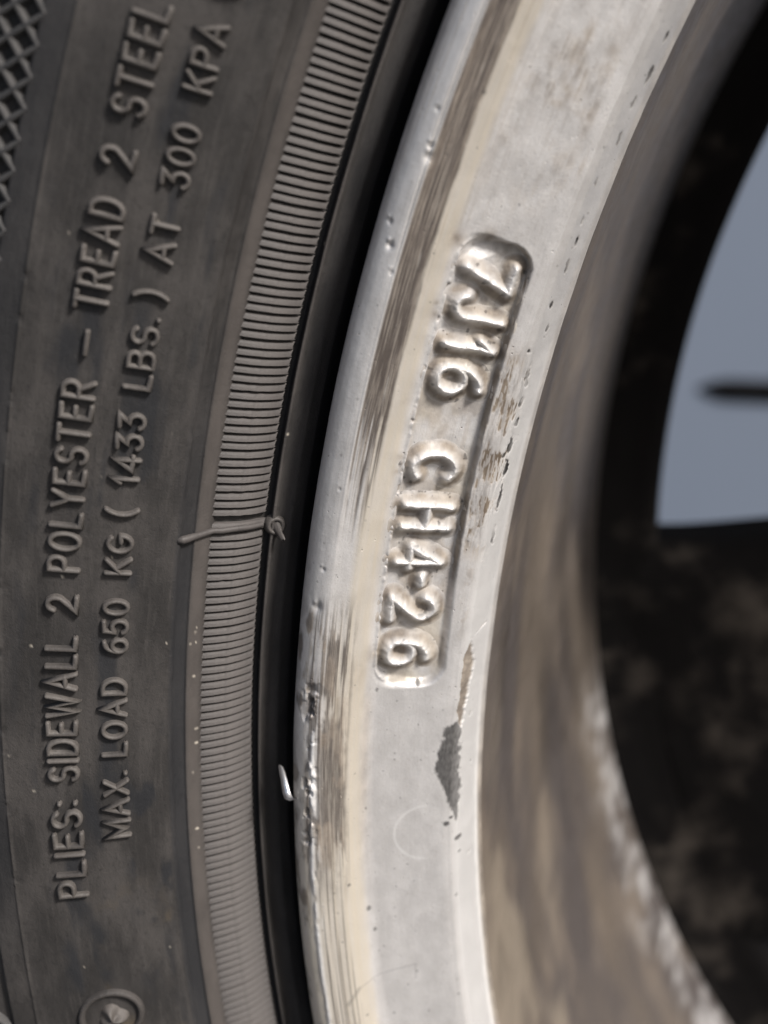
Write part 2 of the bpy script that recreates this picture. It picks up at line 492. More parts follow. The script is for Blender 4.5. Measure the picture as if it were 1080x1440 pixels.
SEC = [(-1.08, -.25), (-.94, .50), (-.66, .88), (-.25, 1.0), (.25, 1.0), (.66, .88), (.94, .50), (1.08, -.25)]
def stroke_ridge(path, hw):
    """sections of (u, v, h) along one stroke: a rounded ridge with rounded ends"""
    p = [np.array(q, float) for q in path]
    q = [p[0]]
    for a in p[1:]:
        if np.linalg.norm(a - q[-1]) > 1e-4: q.append(a)
    p = q
    closed = np.linalg.norm(p[0] - p[-1]) < 1e-3 and len(p) > 4
    if closed: p = p[:-1]
    n = len(p)
    out = []
    def section(c, nv, k, kh, shift=(0, 0)):
        return [(c[0] + shift[0] + nv[0] * hw * k * a, c[1] + shift[1] + nv[1] * hw * k * a, b if b < 0 else b * kh) for a, b in SEC]
    for i in range(n):
        d0 = p[i] - p[i - 1] if (i > 0 or closed) else p[1] - p[0]
        d1 = p[(i + 1) % n] - p[i] if (i < n - 1 or closed) else p[-1] - p[-2]
        d0 = d0 / np.linalg.norm(d0); d1 = d1 / np.linalg.norm(d1)
        t = d0 + d1; t = t / (np.linalg.norm(t) + 1e-9)
        nv = np.array([-t[1], t[0]]); c = max(.45, float(np.dot(nv, [-d0[1], d0[0]])))
        if not closed and i == 0:
            for s, k, kh in ((-1.0, .25, .35), (-.8, .62, .80), (-.4, .92, .96)):
                out.append(section(p[i], nv, k, kh, d1 * hw * s))
        out.append(section(p[i], nv, 1 / c, 1))
        if not closed and i == n - 1:
            for s, k, kh in ((.4, .92, .96), (.8, .62, .80), (1.0, .25, .35)):
                out.append(section(p[i], nv, k, kh, d0 * hw * s))
    return np.array(out), closed

def tyre_letter(ch, th0, r0, height, sx, hw, relief, seed):
    V_, F_, base = [], [], 0
    for path in G[ch][1]:
        pts = [(x * height * sx, y * height) for x, y in path]
        sec, closed = stroke_ridge(pts, hw)
        n, m = sec.shape[:2]
        u, v, hh = sec[..., 0], sec[..., 1], sec[..., 2]
        r = r0 + v
        th = th0 - np.degrees(u / r0)
        jit = 1 + .16 * (vnoise(u * 2.2 + seed * 7.1, v * 2.2, 3) - .5)
        P = tyre_pt(r, th, hh * relief * jit)
        V_.append(np.concatenate([P, np.stack([th * ARC, r, hh], -1)], -1).reshape(-1, 6))
        F_.append(grid_faces(n, m, wrap=closed) + base)
        base += n * m
    a = np.concatenate(V_)
    z = np.zeros(len(a))
    du = .25 * vnoise(a[:, 3] * .7, a[:, 4] * .7, 77)
    return mesh_from('raised_letter', a[:, :3], np.concatenate(F_), dict(polar=a[:, 3:], dust=du, damp_dark=z, tan=z, speck=z))

TXT_OUT = [('PLIES:', 181.46, 178.68), ('SIDEWALL', 178.17, 174.26), ('2', 173.68, 173.20), ('POLYESTER', 172.65, 168.03), ('-', 167.52, 167.03),
           ('TREAD', 166.50, 164.05), ('2', 163.44, 162.98), ('STEEL', 162.39, 160.08)]
TXT_IN = [('MAX.', 179.88, 177.96), ('LOAD', 177.55, 175.38), ('650', 174.73, 173.28), ('KG', 172.67, 171.62), ('(', 171.20, 170.95),
          ('1433', 170.40, 168.63), ('LBS.', 168.11, 166.37), (')', 166.02, 165.77), ('AT', 165.20, 164.14), ('300', 163.55, 162.17), ('KPA', 161.53, 160.06)]
seed = 0
for words, r0, height, hw, relief in ((TXT_OUT, 239.05, 2.60, .265, .68), (TXT_IN, 234.55, 2.06, .24, .62)):
    for w, a0, a1 in words:
        gap = .35
        nat = sum(G[c][0] for c in w) + gap * (len(w) - 1) if len(w) > 1 else G[w][0]
        total = math.radians(a0 - a1) * r0 - (2 * hw if w not in '-' else 0)
        sx = total / (nat * height)
        u = hw
        for c in w:
            hgt, rr0, s2 = height, r0, sx
            if c in '()':
                hgt, rr0, s2 = height * 1.16, r0 - .12, max(sx, .9)
            me = tyre_letter(c, a0 - math.degrees(u / r0), rr0, hgt, s2 * height / hgt, hw, relief, seed)
            o = link('raised_letter', me, M_LETTER, tyre)
            if c.isalnum(): o['label'] = 'raised rubber ' + ('numeral ' if c.isdigit() else 'letter ') + c
            seed += 1
            u += (G[c][0] + gap) * height * sx

# ---- serrated rib band: every rib its own object, one mesh shared and turned about the axle
NS = 12
def rib_mesh(wide=0., var=0):
    sec = [(-.40 - wide, -.60), (-.31 - wide, -.28), (-.23 - wide, -.14), (.0, -.03), (.17, .04), (.235, .06), (.26, -.06), (.26, -.60)]
    r = np.linspace(228.33, 224.05, NS)
    P, A = [], []
    for i, rr in enumerate(r):
        e = min(1, i / 1.2 + .25, (NS - 1 - i) / .8 + .72)
        row = []
        for a, b in sec:
            hh = b - (.0 if e >= 1 else (1 - e) * .25)
            if var and b > -.3:
                hh += .025 * (float(vnoise(rr * 1.1, a * 2 + var * 9.7, 401)) - .5)
                a = a + .03 * (float(vnoise(rr * .9 + 4, var * 7.3, 403)) - .5)
                if float(vnoise(rr * 1.6, var * 5.1, 405)) > .93: hh -= .10
            P.append(tyre_pt(np.float64(rr), np.float64(math.degrees(a / 226.)), np.float64(hh)))
            A.append((math.degrees(a / 226.) * ARC, rr, hh))
    P = np.array(P).reshape(NS, len(sec), 3); A = np.array(A).reshape(NS, len(sec), 3)
    PP, AA, FF, b0 = [], [], [], 0
    for ids in ([0, 1], [1, 2, 3, 4, 5], [5, 6, 7]):              # separate strips keep the edges crisp
        PP.append(P[:, ids].reshape(-1, 3)); AA.append(A[:, ids].reshape(-1, 3))
        FF.append(grid_faces(NS, len(ids)) + b0); b0 += NS * len(ids)
    z = np.zeros(b0)
    return mesh_from('serration_rib', np.concatenate(PP), np.concatenate(FF), dict(polar=np.concatenate(AA), dust=z + .1, damp_dark=z, tan=z, speck=z))
RIBS = [rib_mesh(0, v + 1) for v in range(12)]
for q in RIBS: q.materials.append(M_RIB)
rrib = np.random.RandomState(3)
PITCH = .22065
FLASH = 171.64
k = 0
for n in range(-70, 86):
    th = FLASH + n * PITCH
    if n in (0, -1): continue
    o = link('serration_rib', RIBS[rrib.randint(12)], None, tyre)
    o.rotation_euler = (0, -math.radians(th + rrib.normal(0, .006)), 0)
wr = rib_mesh(.30)
wr.materials.append(M_RIB)
o = link('serration_rib', wr, None, tyre)
o.rotation_euler = (0, -math.radians(FLASH + .005), 0)
o['label'] = 'broad rib under the flash line'

def tube_on(name, pts, radius, mat, parent, sides=9):
    """rounded bead along points given as (r, th, h)"""
    P = np.array([tyre_pt(np.float64(r), np.float64(t), np.float64(hh)) for r, t, hh in pts])
    rad = np.broadcast_to(radius, len(P)).copy() * .001
    t = np.gradient(P, axis=0); t /= np.linalg.norm(t, axis=1)[:, None]
    up = np.array([0, -1., 0])
    rows = []
    for i in range(len(P)):
        s = np.cross(t[i], up); s /= np.linalg.norm(s); u = np.cross(s, t[i])
        rows.append([P[i] + rad[i] * (math.cos(a) * s + math.sin(a) * u) for a in np.linspace(0, 2 * math.pi, sides)])
    rows = np.array(rows)
    z = np.zeros(rows.shape[:2])
    pol = np.broadcast_to(np.array([[r * 1.0, t_ * ARC, hh] for r, t_, hh in pts])[:, None], rows.shape)
    return link(name, mesh_from(name, rows, grid_faces(len(P), sides), dict(polar=pol, dust=z + .15, damp_dark=z, tan=z, speck=z)), mat, parent)
fl = [(r, FLASH + .02 + .10 * max(0, (r - 228.3) / 2) - .05 * sstep(227.5, 226, r), hh) for r, hh in
      [(230.75, -.1), (230.65, .16), (230.4, .26), (230.0, .22), (229.6, .12), (229.2, .10), (228.7, .10), (228.2, .06), (227.4, .08), (226.3, .08), (225.2, .06), (224.2, .02)]]
tube_on('flash_line', fl, np.array([.08, .36, .44, .42, .38, .34, .33, .34, .34, .33, .32, .30]), M_RIB, tyre)

# vent nub at the foot of the flash line: a little collar with a snapped-off spew
def lathe(name, center, prof, mat, parent, axis=(0, -1, 0), n=20, squash=None):
    ax = Vector(axis).normalized()
    s = ax.orthogonal().normalized(); u = ax.cross(s)
    rows = []
    for a in np.linspace(0, 2 * math.pi, n):
        d = s * math.cos(a) + u * math.sin(a)
        rows.append([tuple(Vector(center) + (d * r + ax * z) * .001) for r, z in prof])
    rows = np.array(rows)
    z = np.zeros(rows.shape[:2])
    return link(name, mesh_from(name, rows, grid_faces(n, len(prof), flip=True), dict(polar=rows * 1000, dust=z + .2, damp_dark=z, tan=z, speck=z)), mat, parent)
nub_c = ring_xyz(np.float64(222.95), np.float64(FLASH - .03), np.float64(-1.45))
na = Vector((.45, -.85, .0)).normalized()
lathe('vent_collar', nub_c, [(.50, .30), (.66, .55), (.86, .55), (1.04, .2), (1.15, -.4)], M_LETTER, tyre, na)
nub = []
for i, (f, rad) in enumerate(((0, .60), (.25, .58), (.5, .50), (.8, .38), (1.1, .33), (1.5, .32), (1.72, .27), (1.84, .12))):
    c = Vector(nub_c) + na * .001 * (.1 + f * .75) + Vector((.28, 0, -.62)) * .001 * f
    nub.append((c, rad))
rows = []
for c, rad in nub:
    rows.append([tuple(c + Vector((math.cos(a), 0, math.sin(a))) * rad * .001) for a in np.linspace(0, 2 * math.pi, 11)])
rows = np.array(rows); z = np.zeros(rows.shape[:2])
link('vent_nub', mesh_from('vent_nub', rows, grid_faces(len(nub), 11, flip=True), dict(polar=rows * 1000, dust=z + .3, damp_dark=z, tan=z, speck=z)), M_LETTER, tyre)

# ---- crosshatch lattice on the shoulder: each bar a part
def lattice_bar(th0, sgn, r_in, r_out):
    """a bar that runs from the inner edge outwards and drifts along the ring"""
    n = 9
    sec = [(-.42, -.15), (-.24, .38), (-.15, .48), (.15, .48), (.24, .38), (.42, -.15)]
    P, A = [], []
    for i in range(n):
        f = i / (n - 1)
        r = r_in + (r_out - r_in) * f
        th = th0 + sgn * (r - r_in) * .3045 / 1.28
        k = 1 if i else .35
        for a, b in sec:
            # offset across the bar, in the plane of the surface
            dr = a * (-sgn) * .66; da = a * .80
            hh = -.62 + (b if b < 0 else b * 1.5)
            P.append(tyre_pt(np.float64(r + dr), np.float64(th + math.degrees(da / 248)), np.float64(hh)))
            A.append((th * ARC, r + dr, hh))
    z = np.zeros(len(P))
    return mesh_from('lattice_bar', P, grid_faces(n, len(sec)), dict(polar=A, dust=z, damp_dark=z, tan=z, speck=z))
PER = .6105
for sgn in (1, -1):
    me = lattice_bar(0., sgn, 248.35, 259.5)
    me.materials.append(M_LATTICE)
    for rng_ in (range(-14, 20), range(42, 56)):
        for n in rng_:
            th = 159.80 + n * PER * .998
            if 171.0 < th < 182.9: continue
            o = link('lattice_bar', me, None, tyre)
            o.rotation_euler = (0, -math.radians(th), 0)

# ---- moulded emblems: ring with a faceted button, bottom; a plain ring whose foot just enters the picture, top
def ring_on(th0, r0, R, w, hgt, name, mat):
    pts, N = [], 49
    sec = [(-1, -.3), (-.8, .7), (-.3, 1), (.3, 1), (.8, .7), (1, -.3)]
    rows, pol = [], []
    for a in np.linspace(0, 2 * math.pi, N):
        row, pr = [], []
        for s, b in sec:
            rr = R + s * w
            u, v = rr * math.cos(a), rr * math.sin(a)
            row.append(tyre_pt(np.float64(r0 + v), np.float64(th0 - math.degrees(u / r0)), np.float64(b * hgt)))
            pr.append((u, v, b))
        rows.append(row); pol.append(pr)
    z = np.zeros((N, len(sec)))
    return link(name, mesh_from(name, np.array(rows), grid_faces(N, len(sec), flip=True), dict(polar=np.array(pol), dust=z + .15, damp_dark=z, tan=z, speck=z)), mat, tyre)
ring_on(185.16, 238.45, 2.98, .38, .62, 'emblem_ring', M_RUBBER)
def button(th0, r0, R, hgt):
    """star-shaped button with three raised arms"""
    rows, pol = [], []
    N = 61
    rads = [0, .25, .5, .75, .9, 1.0]
    for a in np.linspace(0, 2 * math.pi, N):
        row, pr = [], []
        lob = .5 + .5 * math.cos(3 * (a - .25))
        for f in rads:
            rr = R * f * (.72 + .28 * lob ** .7)
            u, v = rr * math.cos(a), rr * math.sin(a)
            hh = hgt * (1 - f ** 3 * 1.3) * (.45 + .55 * lob ** 2 if f > .1 else .9)
            row.append(tyre_pt(np.float64(r0 + v), np.float64(th0 - math.degrees(u / r0)), np.float64(hh)))
            pr.append((u, v, hh))
        rows.append(row); pol.append(pr)
    z = np.zeros((N, len(rads)))
    return link('emblem_star', mesh_from('emblem_star', np.array(rows), grid_faces(N, len(rads), flip=True), dict(polar=np.array(pol), dust=z + .3, damp_dark=z, tan=z, speck=z)), M_LETTER, tyre)
button(185.2, 238.3, 1.8, 1.3)
ring_on(158.74, 235.9, 2.4, .42, .9, 'emblem_ring', M_LETTER)

# ---- rim
RIM = [(216.2, -18), (216.6, -12), (217.9, -7), (218.75, -2.8), (219.0, -1.0), (218.95, 0), (218.65, 1.0), (218.1, 1.7), (217.3, 2.15), (216.3, 2.35), (215.65, 2.3), (215.1, 2.0),
       (213.25, 1.15), (212.65, .45), (212.0, -.4), (211.4, -1.4), (210.7, -1.95), (207, -3.2), (203.6, -4.3), (202.9, -4.55), (202.25, -4.95), (201.6, -5.8), (200.8, -8.0), (199.95, -10.5), (199.6, -11.6)]
rq = smooth_profile(RIM, .12, .22)
rn = profile_normals(rq, 1)
_r = np.argsort(rq[:, 0], kind='stable')
fr = rq[:, 1] > -18
crest = np.argmax(rq[:, 0])
rfront = rq[crest:]
def rim_z(r): return np.interp(r, rfront[::-1, 0], rfront[::-1, 1])
def rim_nz(r):
    e = .1
    return (rim_z(r + e) - rim_z(r - e)) / (2 * e)

def pocket_sdf(T, R):
    u = np.radians(T - 169.32) * 207.5
    v = R - (207.45 + .05 * np.cos(np.radians(T - 169.3) * 14))
    hw, hl, c = 3.45, 23.7, 2.3
    qx, qy = np.abs(u) - (hl - c), np.abs(v) - (hw - c)
    return np.hypot(np.maximum(qx, 0), np.maximum(qy, 0)) + np.minimum(np.maximum(qx, qy), 0) - c
def pocket_depth(T, R):
    d = pocket_sdf(T, R) + .22 * (fbm(T * 3.2, R * .9, 91, 3) - .5)
    side = sstep(211.2, 205.5, R)
    endk = sstep(20.0, 23.0, np.abs(np.radians(T - 169.32) * 207.5)) * sstep(211.3, 209.5, R)
    low = sstep(170.5, 173.5, T)
    depth = .20 + (.95 - .30 * low) * np.maximum(side, .85 * endk)
    wd = .12 + .40 * (1 - side) + .30 * low
    return depth * (1 - sstep(-wd - .45 * (1 - side), wd, d))
def floor_noise(T, R):
    return .10 * (fbm(T * 2.6, R * .7, 14, 3) - .5)

RTH = theta_axis(151, 194, .034)
T, S_ = np.meshgrid(RTH, np.arange(len(rq)), indexing='ij')
R = np.broadcast_to(rq[:, 0], T.shape); Z = np.broadcast_to(rq[:, 1], T.shape)
frontm = (np.arange(len(rq)) >= crest)[None] * np.ones_like(T)
A = T * 3.665                       # arc mm
pd = pocket_depth(T, R) * frontm
h = -pd
ins = sstep(.15, -.25, pocket_sdf(T, R)) * frontm
h += floor_noise(T, R) * ins
h += .05 * np.exp(-((R - 202.35 - .15 * (fbm(A * .2, 0 * A, 19, 3) - .5)) / .16) ** 2) * frontm
# gentle hand-finished unevenness
h += .10 * (fbm(A * .10, R * .22, 1, 3) - .5) * frontm
h += .022 * (fbm(A * 1.2, R * 1.4, 2, 3) - .5) * frontm
# crusty bead with chips where pocket floor meets the slope
edge = np.exp(-((pocket_sdf(T, R)) / .16) ** 2) * sstep(209.5, 210.3, R) * frontm
crumb = fbm(A * 1.9, R * 2.2, 41, 3)
h += edge * (.26 * crumb + .06)
chip = edge * sstep(.63, .72, fbm(A * 1.1, R * .8, 43, 3))
h -= chip * .25
rag = .5 * (fbm(A * .35, 0 * A, 17, 4) - .5)
lines = vnoise(A * .05, R * 9.0, 51) * .6 + vnoise(A * .16, R * 17., 52) * .4
# scuffed bevel, upper part
up_band = sstep(215.62, 215.40, R) * sstep(212.9 + rag * .5, 213.25 + rag * .5, R) * sstep(171.2, 168.4, T + 5 * (lines - .5)) * frontm
patch = fbm(A * .22, R * 1.3, 53, 5)
wear = up_band * sstep(.10, .36, lines * .8 + .9 * (patch - .42) + .22 * sstep(169, 164, T))
h += (-.09 + .10 * (lines - .5)) * up_band
h += .10 * np.exp(-((R - 215.62) / .10) ** 2) * frontm * sstep(173, 169, T)
# lower, heavier scuff over the whole lip
lo_t = sstep(172.6, 174.4, T) * sstep(183.2, 180.4, T)
lo_band = lo_t * sstep(217.5, 216.9, R) * sstep(212.6 + rag, 213.3 + rag, R) * frontm
lo2 = vnoise(A * .045, R * 7.5, 57) * .55 + vnoise(A * .22, R * 13., 58) * .45
wl_ = lo_band * sstep(.40, .58, lo2 * .75 + .12 + .75 * (fbm(A * .30, R * 1.1, 59, 5) - .5) + .10 * sstep(174, 176, T) - .12 * sstep(179.5, 182, T))
wear = np.maximum(wear, wl_)
h += lo_band * .07 * (lo2 - .5)
blot = lo_band * sstep(.44, .60, fbm(A * .16, R * .8, 60, 5)) * sstep(174.5, 175.6, T)
wear = np.maximum(wear * np.where(lo_band > 0, .85, 1), blot * (.55 + .45 * vnoise(A * .5, R * 6, 62)))
# thin long scratches everywhere on the lip below
sc = sstep(.66, .78, vnoise(A * .035, R * 11., 63)) * sstep(178, 181, T) * sstep(212.4, 213.2, R) * sstep(216.2, 215.6, R) * frontm
wear = np.maximum(wear, sc * .8)
# gouges
gz = fbm(A * .75, R * .95, 71, 4)
go = sstep(.56, .66, gz) * np.exp(-((R - 216.7) / .75) ** 2) * sstep(175.2, 176.0, T) * sstep(181.8, 180.6, T) * frontm
h -= .42 * go
h += .30 * sstep(.60, .70, fbm(A * .55, R * 1.6, 73, 3)) * np.exp(-((R - 216.3) / .35) ** 2) * sstep(175.6, 176.4, T) * sstep(182.4, 181.2, T) * frontm
wear = np.maximum(wear, go * .9)
soot = .75 * go * sstep(.62, .72, gz)
bright = .8 * sstep(.60, .70, fbm(A * .30, R * 1.8, 75, 3)) * np.exp(-((R - 216.2) / .5) ** 2) * sstep(176.5, 177.5, T) * sstep(187, 184, T) * frontm
wob = 216.35 + .35 * (fbm(A * .12, 0 * A, 77, 3) - .5) - .05 * sstep(181, 188, T)
tear = np.exp(-((R - wob) / .26) ** 2) * sstep(.30, .50, fbm(A * .35, R * .6, 78, 4) + .12 * sstep(180, 184, T)) * sstep(176.6, 177.3, T) * frontm
bright = np.maximum(bright, .95 * tear); wear = wear * (1 - tear); soot = soot * (1 - tear)
h += .16 * tear * (.5 + fbm(A * 1.1, R * 1.5, 79, 3))
def blob(t, r, st, sr): return np.exp(-(((T - t) * 3.665 / st) ** 2 + ((R - r) / sr) ** 2)) * frontm
for t, r, s, d in ((173.3, 216.83, .55, .32), (161.27, 215.74, .5, .25), (161.03, 215.9, .3, .2), (163.53, 216.74, .34, .3), (164.15, 215.95, .2, .15), (176.16, 216.6, .4, .3),
                   (163.0, 217.4, .25, .2), (160.2, 216.4, .2, .15), (169.9, 216.2, .16, .12), (172.2, 216.6, .22, .16)):
    b = blob(t, r, s, s * .8)
    h -= d * b
    h += d * .5 * blob(t - .11, r + .25, s * .6, s * .4)
    soot = np.maximum(soot, .35 * b)
# the crest line: broken lacquer lip
crack = np.exp(-((R - (215.75 + rag * .25)) / .07) ** 2) * sstep(164.5, 162.8, T) * frontm
h -= .13 * crack; soot = np.maximum(soot, .55 * crack)
# cream: yellowed lacquer on the fillet and lower lip
cream = sstep(211.2, 212.0, R + rag * .3) * sstep(214.2, 213.4, R) * (.9 - .35 * vnoise(A * .3, R * 4, 81)) * frontm
low_cream = sstep(172, 176, T) * sstep(211.3, 212.2, R) * sstep(216.2, 214.2, R) * .85
low_cream = np.maximum(low_cream, sstep(179, 183, T) * sstep(211.3, 212.2, R) * .75)
cream = np.maximum(cream, low_cream * (.75 + .4 * vnoise(A * .08, R * 6, 83))) * frontm
cream = np.maximum(cream, sstep(216.3, 217, R) * sstep(176, 182, T) * (.35 + .5 * fbm(A * .2, R * .8, 87, 4)) * frontm)
cream = np.maximum(cream, ins * sstep(.42, .74, fbm(A * .22, R * .35, 85, 4)) * .7)
# flat: soft grimy mottles
nose = sstep(216.7, 217.3, R) * sstep(171.5, 174, T) * sstep(.46, .66, fbm(A * .35, R * 1.2, 99, 5)) * frontm
grime_shade = .38 * sstep(.52, .80, fbm(A * .20, R * .55, 101, 6) * .7 + .3 * vnoise(A * .12, R * 6, 102)) * sstep(212, 211, R) * sstep(202, 203, R) * sstep(176, 172, T) * frontm
grime_shade = np.maximum(grime_shade, .30 * sstep(.58, .75, vnoise(A * .07, R * 4, 103)) * sstep(165, 161, T) * sstep(207, 211, R) * frontm)
grime_shade = np.maximum(grime_shade, .8 * chip)
grime_shade = np.maximum(grime_shade, .85 * nose)
grime_shade = np.maximum(grime_shade, .75 * lo_t * sstep(.50, .64, fbm(A * .28, R * .8, 97, 5)) * sstep(212.6, 213.4, R) * (.4 + .6 * vnoise(A * .2, R * 9, 98)) * frontm)
film = .85 * sstep(.40, .72, .6 * fbm(A * .14, R * .30, 104, 6) + .4 * fbm(A * .9, R * 1.6, 108, 4)) * (.45 + .8 * vnoise(A * .10, R * 5, 106)) * sstep(212, 211, R) * sstep(203, 204, R) * (.25 + .75 * sstep(162.5, 159, T)) * sstep(177, 172, T) * frontm
grime_shade = np.maximum(grime_shade, film * (1 - ins))
grime_shade = np.maximum(grime_shade, .55 * np.exp(-((R - 211.35) / .45) ** 2) * sstep(175.6, 176.6, T) * sstep(184, 179, T) * frontm)  # shadow line of the concave fillet painted in brown
for t, r, st, sr, a in ((163.0, 211.3, .9, .75, .95), (162.75, 208.7, .9, .9, .85), (174.9, 211.3, 1.0, .7, .75), (175.4, 212.2, 1.8, .9, .5), (157.5, 204.4, .9, .8, .75), (157.9, 204.2, 1.0, .45, .65),
                        (160.4, 202.9, 1.1, .25, .6), (159.3, 203.9, 1.0, .3, .35), (168.96, 211.36, .5, .35, .8), (169.37, 211.42, .4, .3, .7), (165.0, 211.38, .55, .35, .8), (164.7, 211.5, .3, .3, .7), (167.4, 211.9, .4, .4, .4)):
    bb = blob(t, r, st, sr)
    grime_shade = np.maximum(grime_shade, a * bb * (.6 + .6 * fbm(A * 1.1, R * 1.1, 105, 3)))
# grime settled in the pocket's corners and along its inner wall
pk = pocket_sdf(T, R) + .0
corner = np.exp(-((pk + .05) / .26) ** 2) * sstep(207.5, 205, R) * frontm * (1.5 - 1.2 * sstep(171.5, 173.5, T))
grime_shade = np.maximum(grime_shade, np.clip(corner * (.35 + .9 * (fbm(A * .5, R * .5, 107, 3) - .25)), 0, .9))
grime_shade = np.maximum(grime_shade, ins * .60 * sstep(.40, .66, fbm(A * .3, R * .5, 109, 4)))
# the soot mark by the ledge
SOOT = [(177.34, 203.29), (177.12, 201.9), (177.51, 201.45), (178.14, 201.5), (179.38, 201.4), (180.4, 201.45), (180.88, 201.74), (180.18, 202.37), (179.46, 203.21), (178.86, 204.06), (178.12, 203.84), (177.74, 203.52)]
sx_ = [(t * 3.665, r) for t, r in SOOT]
near = (T > 176) & (T < 182.5) & (R > 199.8) & (R < 206) & (frontm > 0)
dS = np.full(T.shape, 9.)
dS[near] = poly_sdf(A[near], R[near], sx_) + .55 * (fbm(A[near] * 1.6, R[near] * 2.2, 111, 4) - .5) + .15 * (vnoise(A[near] * 1.2 + R[near] * 3, R[near] * 9 - A[near] * 2, 112) - .5)
soot = np.maximum(soot, .95 * sstep(.12, -.2, dS) * (.82 + .22 * fbm(A * 1.5 + R * 3, R * 8 - A * 2, 113, 3)))
for t, r, s in ((180.7, 202.76, .38), (181.36, 201.6, .42), (180.51, 202.28, .25), (181.9, 201.5, .18)):
    soot = np.maximum(soot, .9 * sstep(.35, .6, blob(t, r, s, s) + .3 * (fbm(A * 3, R * 3, 117, 3) - .5)))
# brown chip on the ledge's edge, bare and rough
CH = [(174.22, 200.36), (174.31, 200.8), (174.46, 201.5), (175.37, 200.95), (176.11, 201.1), (176.73, 201.3), (177.47, 201.6), (176.9, 202.05), (175.91, 201.95), (174.95, 201.9), (174.39, 201.3)]
near = (T > 173.5) & (T < 178.2) & (R > 199.6) & (R < 203.5) & (frontm > 0)
dC = np.full(T.shape, 9.)
dC[near] = poly_sdf(A[near], R[near], [(t * 3.665, r) for t, r in CH]) + .35 * (fbm(A[near] * 2.2, R[near] * 2.2, 121, 4) - .5)
cm = sstep(.06, -.10, dC)
h -= .22 * cm; h += .16 * cm * (fbm(A * 3, R * 4, 123, 3) - .5)
chipc = cm
# scuffed ledge beside the pocket
led = sstep(165.0, 166.4, T) * sstep(172.6, 170.2, T) * sstep(203.95, 203.6, R) * sstep(200.9, 201.7, R) * frontm
sc2 = fbm(A * .55, R * 1.2, 131, 4)
fine_s = vnoise(A * .55 + R * 1.2, R * 6 - A * .8, 133) * .6 + vnoise(A * .35 - R, R * 7 + A * .5, 134) * .4
g2 = led * sstep(.44, .62, sc2 + .35 * (fine_s - .5))
hair = sstep(.60, .72, vnoise(A * .30 + R * .9, R * 9 - A * 1.1, 136)) + sstep(.62, .74, vnoise(A * .25 - R * .6, R * 10 + A * .7, 137))
g2 = np.clip(g2 * (.75 + .7 * fbm(A * 1.3, R * 2.6, 138, 4)) + .5 * led * sc2, 0, 1) * (1 - .6 * np.clip(hair, 0, 1))
grime_shade = np.maximum(grime_shade, 1.0 * g2)
wear = np.maximum(wear, led * np.clip(hair, 0, 1) * .35)
h -= .05 * g2
led2 = sstep(171, 172.5, T) * sstep(175, 173.5, T) * np.exp(-((R - 202.6) / .5) ** 2) * sstep(.5, .66, fbm(A * .8, R * 1.2, 135, 4)) * frontm
grime_shade = np.maximum(grime_shade, .6 * led2)
for t, r, st, sr in ((165.46, 201.9, .22, .2), (166.07, 201.4, .55, .18), (166.45, 201.3, .3, .14), (166.98, 201.3, .45, .16), (167.62, 201.2, .4, .16), (168.27, 201.25, .62, .22), (169.03, 201.15, .75, .22),
                     (170.0, 201.1, 1.1, .18), (168.58, 201.6, .3, .15), (163.0, 201.0, .5, .14), (162.3, 200.9, .4, .12), (161.7, 201.1, .3, .1), (160.6, 201.2, .35, .12), (159.4, 200.7, .6, .12), (158.4, 200.8, .4, .12),
                     (157.7, 200.5, .7, .16), (156.6, 200.6, .5, .1), (164.1, 201.2, .35, .1), (164.8, 200.9, .3, .1), (171.2, 201.0, .8, .14), (179.0, 200.6, .14, .1), (177.2, 200.9, .2, .12), (182.3, 200.7, .15, .1)):
    b = sstep(.30, .60, blob(t, r, st * 1.5, sr * 1.1) + 1.1 * (fbm(A * 2.0, R * 3.6, 141, 4) - .5) * (blob(t, r, st * 2.6, sr * 2.2) > .1))
    soot = np.maximum(soot, .85 * b * (.5 + .8 * vnoise(A * 1.1, R * 2, 142))); h -= .06 * b
# small dark specks and hairline marks
for t, r, s in ((175.86, 206.37, .34), (176.04, 210.54, .2), (183.35, 211.29, .32), (184.15, 210.84, .26), (182.18, 212.85, .2), (183.41, 201.9, .22), (182.0, 207.0, .1), (178.7, 209.5, .1), (177.2, 206, .1), (187.5, 206, .12), (179.9, 211.2, .14)):
    soot = np.maximum(soot, .75 * sstep(.30, .6, blob(t, r, s * 1.2, s * .8) + .25 * (fbm(A * 4, R * 4, 143, 2) - .5) * (blob(t, r, s * 3, s * 3) > .1)))
rs = np.random.RandomState(11)
idx = np.where((RTH > 152) & (RTH < 193))[0]
for _ in range(230):
    t, r, s = rs.uniform(155, 191), rs.uniform(200.5, 218), abs(rs.normal(0, .045)) + .035
    ii = idx[np.abs(RTH[idx] - t) < .12]; jj = np.where((np.abs(rq[:, 0] - r) < .35) & (np.arange(len(rq)) > crest))[0]
    if len(ii) and len(jj):
        kx = np.ix_(ii, jj)
        soot[kx] = np.maximum(soot[kx], rs.uniform(.3, .8) * sstep(s * 1.6, s * .5, np.hypot((T[kx] - t) * 3.665, R[kx] - r)))
ringm = np.exp(-((np.hypot((T - 180.93) * 3.665, R - 204.9) - 3.4) / .13) ** 2) * sstep(204.4, 205.6, R) * frontm
bright = np.maximum(bright, .75 * ringm)
hl = seg_dist(A, R, [(185.85 * 3.665, 212.7), (185.66 * 3.665, 206.84), (186.19 * 3.665, 207.0)]) if True else 0
soot = np.maximum(soot, .28 * np.exp(-(hl / .09) ** 2) * frontm)
soot = np.maximum(soot, .5 * np.exp(-(seg_dist(A, R, [(186.25 * 3.665, 214.0), (185.85 * 3.665, 212.8)]) / .22) ** 2) * frontm)
